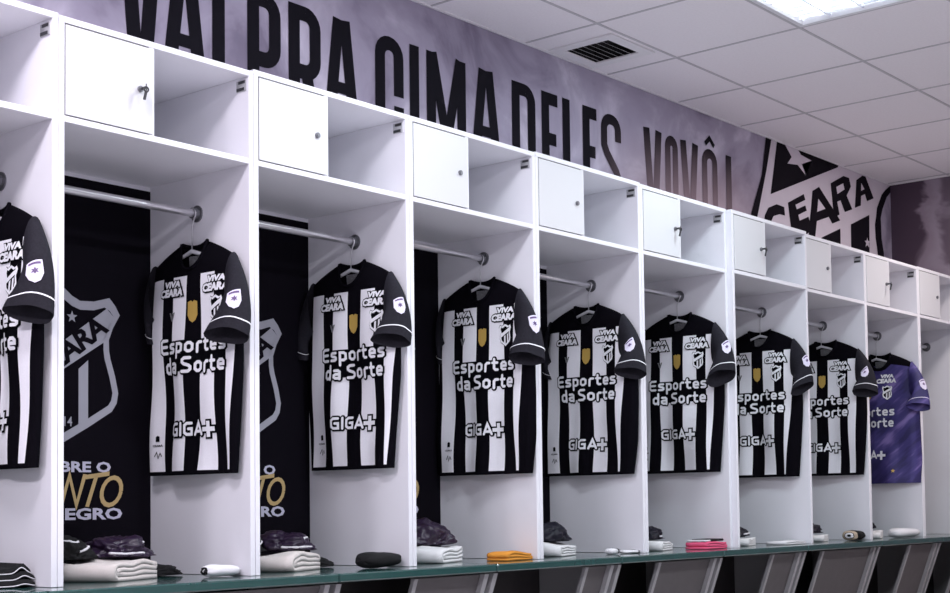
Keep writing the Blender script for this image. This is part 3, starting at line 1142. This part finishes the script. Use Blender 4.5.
def make_shirt(seed, p, label, loc, violet=False):
    s = Shirt(seed, p)
    t = thing('football_shirt', label, 'shirt', loc, -PI / 2, 'football shirts hanging in the lockers')
    black = M['jersey_black']
    body = s.body(violet).build('body', [black, M['jersey_violet'] if violet else M['jersey_white']], t, smooth=True, merge=True)
    slm = M['jersey_violet'] if violet else M['jersey_char']
    for side in (1, -1):
        sl = s.sleeve(side).build('sleeve', slm, t, smooth=True)
        s.sleeve(side, .868, .882, .0022, 2).build('cuff_trim', M['p_white'] if not violet else M['p_patch'], sl, smooth=True)
        if side == 1:
            fn = lambda a, b_: tuple(s.sleeve_pt(1, p.get('pt', .60) - b_ / .26, math.radians(p.get('pth', 62)) - a / .062, .004))
            R = [(-.025, .027), (.025, .027), (.026, -.006), (.015, -.025), (0, -.033), (-.015, -.025), (-.026, -.006)]
            Q = [(a * .62, b_ * .5 - .002) for a, b_ in star_pts(0, 0, .02, 6)]
            pm = poly_mesh('sleeve_patch', [R[::-1]], fn, M['p_patch'], sl, .012)
            poly_mesh('patch_emblem', [Q], lambda a, b_: tuple(s.sleeve_pt(1, p.get('pt', .60) - b_ / .26, math.radians(p.get('pth', 62)) - a / .062, .0055)), M['p_purple'], sl, .012)
            poly_mesh('patch_band', [[(-.018, .015), (.018, .015), (.018, .021), (-.018, .021)]], lambda a, b_: tuple(s.sleeve_pt(1, p.get('pt', .60) - b_ / .26, math.radians(p.get('pth', 62)) - a / .062, .0055)), M['p_purple'], sl, .012)
    # collar: rolled rib around the neck opening
    pts = []
    for k in range(33):
        a = 2 * PI * k / 32
        u = s.NW * 1.0 * math.sin(a)
        front = math.cos(a) > 0
        kk = abs(math.sin(a))
        dep = math.sqrt(max(0, 1 - kk * kk))
        yy = -.024 * dep if front else .010 * dep
        hz = s.ztop(u * .999, front)
        pts.append((u + s.lean(u, hz), yy, hz))
    q = MB()
    q.tube(pts, .0062, 10, cap=False)
    q.build('collar', black, t, smooth=True)
    # neck label printed inside the back of the neck
    q = MB()
    lab = []
    for j in range(3):
        for k in range(7):
            u = lerp(-.034, .034, k / 6)
            hz = lerp(.650, .694, j / 2)
            kk = ((hz - .628) / (.722 - .628)) ** 2.2
            lab.append((u + s.lean(u, hz), lerp(.0095, .0055, j / 2), hz))
    q.add(lab, [(j * 7 + k, j * 7 + k + 1, j * 7 + k + 8, j * 7 + k + 7) for j in range(2) for k in range(6)])
    q.build('neck_label', M['p_grey'], t)
    f1 = lambda a, b_: s.P(min(a + s.pu, s.wr(b_) * .97), b_, True, .0022)
    f2 = lambda a, b_: s.P(min(a + s.pu, s.wr(b_) * .97), b_, True, .0034)
    f3 = lambda a, b_: s.P(min(a + s.pu, s.wr(b_) * .97), b_, True, .0046)
    ML = .018
    white, blk = M['p_white'], M['p_black']
    # sponsor: black backing block following the lettering, then white letters
    def two(name, lines, grow, frame=.03, off=.055, shear=0.0):
        if not violet:
            bm = bmesh.new()
            for tx, bx in lines:
                text_into(bm, tx, *bx, offset=grow, frame=frame, shear=shear)
            finish_flat(name + '_outline', bm, f1, blk, t, ML)
        bm = bmesh.new()
        for tx, bx in lines:
            text_into(bm, tx, *bx, offset=off, frame=frame, shear=shear)
        finish_flat(name, bm, f3 if not violet else f1, white, t, ML)
    E_ = [('Esportes', -.156, .156, .3830, .049), ('da Sorte', -.134, .150, .3190, .051)]
    if not violet:
        poly_mesh('sponsor_backing', [[(-.150, .325), (.148, .325), (.148, .424), (-.150, .424)]], lambda a, b_: s.P(a + s.pu, b_, True, .0012), blk, t, ML)
        poly_mesh('sponsor_outline', sum([mono_text(*e, .20, .006) for e in E_], []), f1, blk, t, ML, 3e-6)
    poly_mesh('sponsor_lettering', sum([mono_text(*e, .20) for e in E_], []), f3, white, t, ML, 3e-6)
    gy = p.get('giga', 0)
    G_ = mono_text('GIGA', -.098, .046, .112 + gy, .042, .22)
    plus = [[(.047, .122 + gy), (.099, .122 + gy), (.099, .136 + gy), (.047, .136 + gy)], [(.066, .104 + gy), (.080, .104 + gy), (.080, .154 + gy), (.066, .154 + gy)]]
    if not violet:
        O_ = mono_text('GIGA', -.098, .046, .112 + gy, .042, .22, .006)
        O_ += [[(.041, .116 + gy), (.105, .116 + gy), (.105, .142 + gy), (.041, .142 + gy)], [(.060, .098 + gy), (.086, .098 + gy), (.086, .160 + gy), (.060, .160 + gy)]]
        poly_mesh('partner_outline', O_, f1, blk, t, ML, 3e-6)
    poly_mesh('partner_lettering', G_ + plus, f3, white, t, ML, 3e-6)
    for a, b_, nm in ((-.160, -.048, 0), (.048, .164, 1)):
        c = (a + b_) / 2
        two('chest_lettering', [('VIVA', (c - .032, c + .044, .596, .615)), ('CEARA', (a, b_, .567, .591))], .20, off=.065, shear=.12)
    # small crest
    if violet:
        poly_mesh('crest', [[(.112 + a * .06, .512 + b_ * .085) for a, b_ in sym(MINI)]], f1, M['jersey_black'], t, ML)
    else:
        poly_mesh('crest', [[(.112 + a * .064, .512 + b_ * .088) for a, b_ in sym(MINI)]], f1, blk, t, ML)
    sm = sym([(a, b_) for a, b_ in MINI])
    P = ring_polys([(.112 + a * .060, .512 + b_ * .082) for a, b_ in sm], [(.112 + a * .046, .512 + b_ * .066) for a, b_ in sm])
    P += [[(.092, .505), (.088, .516), (.134, .540), (.138, .528)], [(.105, .478), (.105, .508), (.113, .512), (.113, .476)], [(.121, .480), (.121, .514), (.128, .518), (.128, .486)]]
    poly_mesh('crest_lines', P, f2, white, t, ML)
    # gold badge
    B = [(a, b_ + .010) for a, b_ in [(-.020, .532), (-.006, .536), (0, .531), (.006, .536), (.020, .532), (.020, .490), (.012, .474), (0, .466), (-.012, .474), (-.020, .490)]]
    poly_mesh('gold_badge', [B[::-1]], f2, M['p_gold'], t, ML)
    poly_mesh('maker_mark', [[(-.112, .515), (-.105, .515), (-.099, .500), (-.093, .515), (-.086, .515), (-.096, .488), (-.102, .488)]], f2, M['p_grey'], t, ML)
    # hem corner print
    if not violet:
        bm = bmesh.new()
        text_into(bm, 'CEARÁ', -.196, -.158, .092, .100, offset=.03)
        finish_flat('hem_lettering', bm, f1, blk, t, ML)
        poly_mesh('hem_mark', [[(-.184, .108), (-.170, .108), (-.170, .124), (-.177, .128), (-.184, .124)]], f1, blk, t, ML)
        poly_mesh('signature', stroke([(-.19, .06), (-.18, .075), (-.176, .055), (-.168, .072), (-.162, .06)], .0025), f1, blk, t, ML)
    else:
        poly_mesh('hem_mark', [star_pts(.145, .07, .012)], f1, M['p_gold'], t, ML)
    return t, s


def make_hanger(label, loc, drop):
    """clear hanger: hook over the rail, neck, sloping arms inside the shirt; origin at the rail axis"""
    t = thing('coat_hanger', label, 'hanger', loc, -PI / 2, 'clear plastic hangers')
    q = MB()
    pts = [(.018 * math.sin(math.radians(a)), 0, .018 * math.cos(math.radians(a)) - .0005) for a in range(-100, 151, 15)]
    pts += [(.004, 0, -.030), (0, 0, -.040), (0, 0, -drop)]
    q.tube(pts, .0022, 8)
    q.build('hook', M['chrome'], t, smooth=True)
    q = MB()
    arm = [(u, 0, z - drop) for u, z in ((-.165, -.062), (-.10, -.033), (-.045, -.013), (0, 0), (.045, -.013), (.10, -.033), (.165, -.062))]
    q.tube(arm, [.0035, .005, .006, .0075, .006, .005, .0035], 8)
    q.build('arms', M['hanger'], t, smooth=True)
    return t


SL = ['rolled black striped cloth', 'white rolled sock', 'black rolled bundle', 'orange folded cloth', 'two scraps of tape', 'pink folded cloth', 'flat white cloth', 'black and beige sock']
PAR = [dict(hem=.205, rhem=.030, giga=.0, pth=45, pt=.66, pu=.012),
       dict(hem=.200, rhem=.012, rc=(.238, -.070, .412), rA=(.058, .024, .006), giga=.01, pth=45, pt=.66, pu=.026),
       dict(hem=.192, rhem=.008, rc=(.240, -.055, .432), pth=30, giga=.03, lc=(-.242, -.010, .405), pu=.034),
       dict(hem=.222, rhem=.010, rc=(.262, -.060, .412), pth=20, giga=.035, wr=.038, pu=.024),
       dict(hem=.215, rhem=.008, rc=(.258, -.050, .420), wr=.040, pu=.016),
       dict(hem=.198, rhem=.010, rc=(.245, -.050, .420), rA=(.056, .022, .030), pth=30, giga=.045, pu=.002),
       dict(hem=.200, rhem=.006, rc=(.255, -.045, .425), rA=(.048, .018, .030), rB=(-.012, -.030, .01), pth=25, giga=.05, pu=-.004),
       dict(hem=.200, rhem=.035, rc=(.245, -.050, .435), giga=.02, pu=-.010),
       dict(hem=.222, rhem=.010, rc=(.250, -.050, .420), pth=30, giga=.03, pu=-.060)]
ZSC = [1.0, 1.0, 1.0, 1.045, 1.0, 1.015, 1.015, 1.0, 1.03]
YC = [.235, .236, .243, .240, .260, .236, .225, .220, .225]
ZH = [.772, .765, .790, .778, .783, .800, .785, .800, .760]
for i in range(9):
    xs = XI[i + 1] - .001 - TH
    zt_, yc = ZH[i], .252
    if i < 8:
        lb = 'black and white striped football shirt hanging above the ' + SL[i]
    else:
        lb = 'violet football shirt with paler streaks, the only one not striped black and white'
    st_, _ = make_shirt(11 + i * 7, PAR[i], lb, (xs - .024, YC[i], zt_), violet=(i == 8))
    st_.scale = (1, 1, ZSC[i])
    hb = ('hanger holding the striped shirt above the ' + SL[i]) if i < 8 else 'hanger holding the violet shirt'
    make_hanger(hb, (xs - .022, .25 + YSH[i], ZR[i] - .0035), ZR[i] - .0035 - (zt_ + .735 * ZSC[i]) + .026)

# ------------------------------------------------------------------ folded cloth on the bench
def towel(name, label, cat, loc, L, Dp, layers, th, m_, rotz=0, seed=0, group=None, edge=None):
    """serpentine folded cloth: profile in local xz, extruded along local y"""
    rn = random.Random(seed)
    t = thing(name, label, cat, loc, rotz, group)
    gap = th * 1.10

    def bend(cx, z0, z1, sg):
        r = (z1 - z0) / 2
        return [(cx + sg * abs(r) * math.cos(math.radians(a)) * .95, (z0 + z1) / 2 + r * math.sin(math.radians(a))) for a in (-70, -40, -10, 20, 50, 75)]

    def run(x0, x1, z):
        return [(lerp(x0, x1, j / 8), z) for j in range(9)]
    lv = [th / 2 + k * gap for k in range(4)]
    R_, L_ = L / 2, -L / 2
    if layers >= 4:
        r3 = gap * 1.5
        line = run(R_ - .004, L_ + r3, lv[0]) + bend(L_ + r3, lv[0], lv[3], -1) + run(L_ + r3, R_ - .012 - rn.uniform(0, .01), lv[3])
        line += bend(R_ - .014, lv[3], lv[2], 1) + run(R_ - .016, L_ + r3, lv[2]) + bend(L_ + r3, lv[2], lv[1], -1) + run(L_ + r3, R_ - .002, lv[1])
    elif layers == 3:
        line = run(L_, R_ - gap, lv[0]) + bend(R_ - gap, lv[0], lv[1], 1) + run(R_ - gap, L_ + gap, lv[1]) + bend(L_ + gap, lv[1], lv[2], -1) + run(L_ + gap, R_ - .012, lv[2])
    else:
        line = run(R_, L_ + gap, lv[0]) + bend(L_ + gap, lv[0], lv[1], -1) + run(L_ + gap, R_ - .015, lv[1])
    pts = [Vector((x, z)) for x, z in line]
    top, bot = [], []
    for i, p in enumerate(pts):
        d = (pts[min(i + 1, len(pts) - 1)] - pts[max(i - 1, 0)])
        d = d.normalized() if d.length > 1e-6 else Vector((1, 0))
        nn = Vector((-d.y, d.x))
        k = th / 2 * .97
        top.append(p + nn * k)
        bot.append(p - nn * k)
    prof = top + bot[::-1]
    rg = []
    n = 9
    H = layers * gap
    for j in range(n):
        y_ = -Dp / 2 + Dp * j / (n - 1)
        e = 1 - .10 * abs(2 * j / (n - 1) - 1) ** 4
        ring = []
        for p in prof:
            wv = 1 + .34 * noise.noise(Vector((p.x * 11, y_ * 10, seed * 3.1)))
            dx = .006 * noise.noise(Vector((p.y * 30, y_ * 9, seed * 1.7 + 5)))
            ring.append((p.x * e + dx, y_ * (1 - .06 * (p.x / L) ** 2), max(0.0006, p.y * wv * (.94 + .06 * e))))
        rg.append(ring)
    q = MB()
    q.rings(rg, closed=True)
    hN = len(top)                      # the two ends of the strip, closed quad by quad
    for o in (0, (n - 1) * 2 * hN):
        q.f += [(o + k, o + k + 1, o + 2 * hN - 2 - k, o + 2 * hN - 1 - k) for k in range(hN - 1)]
        q.mi += [0] * (hN - 1)
    q.build('cloth', m_, t, smooth=True, fixn=True)
    return t, H


def heap(name, label, cat, loc, sx, sy, sz, m_, seed, rotz=0, piping=None, group=None, mark=False):
    """crumpled garment: a creased, flattened mound"""
    t = thing(name, label, cat, loc, rotz, group)

    def surf(d):
        v = Vector(d)
        k = 1 + .26 * noise.noise(v * 1.7 + Vector((seed, 0, 0))) - .20 * abs(noise.noise(v * 3.6 + Vector((0, seed, 0)))) + .07 * noise.noise(v * 8 + Vector((0, 0, seed)))
        x, y_, z = v.x * sx * k, v.y * sy * k, v.z * sz * k
        sup = 1.0
        if z < 0:
            z *= .15
        return Vector((x * sup, y_ * sup, z + sz * .16))
    bm = bmesh.new()
    bmesh.ops.create_icosphere(bm, subdivisions=5, radius=1)
    for v in bm.verts:
        v.co = surf(v.co.normalized())
    lo = min(v.co.z for v in bm.verts)
    for v in bm.verts:
        v.co.z -= lo
    me = bpy.data.meshes.new('body')
    bm.to_mesh(me)
    bm.free()
    me.polygons.foreach_set('use_smooth', [True] * len(me.polygons))
    me.materials.append(m_)
    link('body', me, t)
    for path in (piping or []):
        q = MB()
        pts = []
        for a, e in path:
            d = Vector((math.cos(math.radians(a)) * math.cos(math.radians(e)), math.sin(math.radians(a)) * math.cos(math.radians(e)), math.sin(math.radians(e))))
            p = surf(d)
            p.z -= lo
            pts.append(p * 1.0 + d * .001)
        # resample on the surface
        fine = []
        for (a0, e0), (a1, e1) in zip(path, path[1:]):
            for k in range(6):
                a, e = lerp(a0, a1, k / 6), lerp(e0, e1, k / 6)
                d = Vector((math.cos(math.radians(a)) * math.cos(math.radians(e)), math.sin(math.radians(a)) * math.cos(math.radians(e)), math.sin(math.radians(e))))
                p = surf(d)
                p.z -= lo
                fine.append(p + d * .0008)
        q.tube(fine, .0038, 8)
        q.build('piping', M['cloth_white'], t, smooth=True)
    return t


def roll(name, label, cat, loc, L, R, H, m_, rotz=0, seed=0, group=None, cuff=None, band=None):
    """rolled sock or cloth lying along local x: soft flattened capsule, optional cuff and edge stripes"""
    t = thing(name, label, cat, loc, rotz, group)

    def sec(xf, grow=0.0):
        e = (1 - abs(xf) ** 4.5) ** .5 if abs(xf) < 1 else 0
        ring = []
        for j in range(24):
            a = 2 * PI * j / 24
            ca, sa = math.cos(a), math.sin(a)
            ca = math.copysign(abs(ca) ** .8, ca)
            sa = math.copysign(abs(sa) ** .85, sa)
            k = 1 + .09 * noise.noise(Vector((xf * 2.2 + seed, ca * 1.4, sa * 1.4)))
            ring.append((xf * L / 2 + .006 * noise.noise(Vector((ca * 2, sa * 2, seed))), ca * R * e * k + grow * ca * e, H / 2 + sa * H / 2 * e * k * (1 if sa > 0 else .97 / k) * (1 - .18 * xf) + grow * sa * e))
        return ring
    xs = [-.999, -.97, -.92, -.84, -.72, -.55, -.35, -.15, .1, .3, .5, .68, .8, .9, .96, .999]
    q = MB()
    q.rings([sec(x) for x in xs], cap=True)
    lo = min(v[2] for v in q.v)
    q.v = [(a, b_, c - lo) for a, b_, c in q.v]
    q.build('cloth', m_, t, smooth=True)
    if cuff:
        a0, a1, cm = cuff
        q = MB()
        q.rings([sec(lerp(a0, a1, k / 6), .0018) for k in range(7)], cap=False)
        q.v = [(a, b_, max(.0002, c - lo)) for a, b_, c in q.v]
        q.build('cuff', cm, t, smooth=True)
    for (xf0, xf1) in (band or []):
        q = MB()
        q.rings([sec(lerp(xf0, xf1, k / 3), .0016) for k in range(4)], cap=False)
        q.v = [(a, b_, max(.0002, c - lo)) for a, b_, c in q.v]
        q.build('stripe', M['cloth_white'], t, smooth=True)
    return t


ZT0 = ZB + .0004
# A: rolled black cloth with white wavy edges
tA = thing('folded_cloth', 'black folded cloth with white wavy edges at the lower left edge of the photo', 'cloth', (-.048, .150, ZT0), math.radians(-8))
q = MB()
for k, (z0, L, x0) in enumerate(((.0, .112, 0), (.0165, .108, .002), (.033, .096, -.002))):
    rg = []
    for x in [-1, -.97, -.85, -.6, -.3, 0, .3, .6, .85, .97, 1]:
        e = math.sqrt(max(0, 1 - abs(x) ** 6))
        bump_ = .010 * math.exp(-((x - .45) / .35) ** 2) * (k + 1) * .55
        hh = .0088 * e
        z = z0 + .0092 + bump_
        rg.append([(x0 + x * L / 2, -.075 * (1 - .05 * k), z - hh), (x0 + x * L / 2, -.079 * (1 - .05 * k), z), (x0 + x * L / 2, -.075 * (1 - .05 * k), z + hh), (x0 + x * L / 2, .08, z + hh), (x0 + x * L / 2, .08, z - hh)])
    q.rings(rg, cap=True)
q.build('cloth', M['cloth_black'], tA, smooth=False)
for k, (z0, L, x0) in enumerate(((.0, .112, 0), (.0165, .108, .002), (.033, .096, -.002))):
    q = MB()
    pts = []
    for x in [-.95 + j * .1 for j in range(20)]:
        bump_ = .010 * math.exp(-((x - .45) / .35) ** 2) * (k + 1) * .55
        pts.append((x0 + x * L / 2, -.0785 * (1 - .05 * k), z0 + .0045 + bump_))
    q.tube(pts, .0015, 8)
    q.build('white_edge', M['cloth_white'], tA, smooth=True)

# towels with a jacket on top, one pile per locker
PILES = [  # locker, towel centre x,y, turn, length, depth, layers, thickness, towel material, jacket (dx,dy,sx,sy,sz), material
    (1, .335, .235, 24, .270, .22, 4, .0125, 'towel', (.095, .07, .105, .11, .064), 'jacket_purple'),
    (2, 1.000, .225, 24, .255, .22, 4, .0125, 'towel', (.095, .07, .100, .11, .060), 'jacket_purple'),
    (3, 1.725, .210, 22, .250, .20, 4, .0120, 'towel_white', (.04, .08, .150, .12, .085), 'jacket_purple'),
    (4, 2.430, .205, 20, .240, .20, 4, .0110, 'towel_white', (.06, .07, .140, .12, .078), 'jacket_navy'),
    (5, 3.150, .195, 20, .230, .20, 4, .0090, 'towel_white', (.05, .07, .120, .11, .060), 'jacket_navy'),
    (6, 3.890, .190, 20, .220, .20, 4, .0080, 'towel_white', (.04, .06, .115, .11, .058), 'jacket_navy'),
    (7, 4.645, .180, 20, .210, .20, 4, .0080, 'towel_white', (.04, .06, .110, .11, .058), 'jacket_navy'),
    (8, 5.340, .185, 20, .200, .19, 4, .0090, 'towel_white', (.05, .07, .100, .10, .085), 'jacket_navy')]
for (li, tx, ty, tu, L, Dp, n, th, tm, (dx, dy, sx, sy, sz), jm) in PILES:
    beside = SL[li] if li < 8 else 'white rolled towel'
    tt, H = towel('folded_towel', ('cream' if tm == 'towel' else 'white') + ' folded towel under a dark garment, behind the ' + beside, 'towel', (tx, ty, ZT0), L, Dp, n, th, M[tm], math.radians(tu), li, 'folded towels on the bench')
    if li in (1, 2):
        heap('dark_garment', 'black crumpled garment with white piping left of the purple jacket, behind the ' + beside, 'garment', (tx - .095, ty + .075, ZT0 + H + .002), .085, .10, .062, M['cloth_black'], li * 5.1 + 2, 0, [[(-130, 50), (-100, 46), (-70, 50)], [(-85, 20), (-62, 26), (-50, 34)]])
    pip = [[(-140, 8), (-110, 6), (-85, 8), (-60, 6)], [(-60, 38), (-40, 42), (-20, 36)]] if li in (1, 2) else [[(-90, 8), (-60, 10), (-30, 14)]] if li in (5, 6) else []
    heap('jacket', {'jacket_purple': 'shiny purple', 'jacket_navy': 'dark navy'}[jm] + ' crumpled jacket on the folded towel, behind the ' + beside, 'jacket',
         (tx + dx, ty + dy, ZT0 + H + .003), sx, sy, sz, M[jm], li * 2.3, 0, pip, 'crumpled jackets on the towels')
heap('dark_garment', 'black crumpled garment right of the cream towel, near the white rolled sock', 'garment', (.560, .31, ZT0), .085, .10, .034, M['cloth_black'], 4.1)
heap('dark_garment', 'small black crumpled garment right of the cream towel, near the black rolled bundle', 'garment', (1.225, .31, ZT0), .075, .09, .034, M['cloth_black'], 7.7)

roll('rolled_sock', 'white rolled sock with a thin black edge on the green bench', 'sock', (.628, .06, ZT0), .125, .034, .036, M['cloth_white'], math.radians(-6), 2, None, cuff=(-.999, -.93, M['cloth_black']))
roll('rolled_bundle', 'black rolled cloth bundle lying on the green bench', 'cloth', (1.298, .045, ZT0), .190, .055, .052, M['cloth_black'], math.radians(10), 5)
towel('folded_cloth', 'orange folded cloth lying on the green bench', 'cloth', (2.010, .05, ZT0), .190, .10, 3, .0090, M['cloth_orange'], math.radians(6), 21)
roll('tape_scrap', 'small white scrap of tape with a black end, left one of the two scraps', 'tape', (2.680, .05, ZT0), .085, .026, .024, M['cloth_white'], math.radians(20), 8, None, cuff=(.0, .45, M['cloth_black']))
roll('tape_scrap', 'flat white scrap of tape, right one of the two scraps', 'tape', (2.795, .04, ZT0), .09, .028, .014, M['cloth_white'], math.radians(-15), 9, None, cuff=(.55, .8, M['p_grey']))
tP, H = towel('folded_cloth', 'bright pink folded cloth with a black and white top on the green bench', 'cloth', (3.425, .05, ZT0), .22, .11, 3, .0100, M['cloth_pink'], math.radians(4), 31)
q = MB()
q.box(-.075, .085, -.045, .04, H + .0015, H + .012)
q.build('black_fold', M['cloth_black'], tP, bevel=.004)
q = MB()
q.box(-.105, -.055, -.05, .045, H + .001, H + .009)
q.build('white_fold', M['cloth_white'], tP, bevel=.003)
towel('flat_cloth', 'thin flat white cloth lying on the green bench', 'cloth', (4.155, .04, ZT0), .25, .11, 2, .0080, M['cloth_white'], math.radians(3), 41)
tH = roll('folded_sock', 'black folded sock with a beige cuff and pale toe on the green bench', 'sock', (4.915, .045, ZT0), .17, .05, .052, M['cloth_black'], math.radians(8), 12, None, cuff=(-.93, -.78, M['cloth_beige']), band=[(-.99, -.95)])
roll('rolled_towel', 'white rolled towel on the green bench below the violet shirt', 'towel', (5.560, .05, ZT0), .26, .055, .052, M['cloth_white'], math.radians(-6), 15)
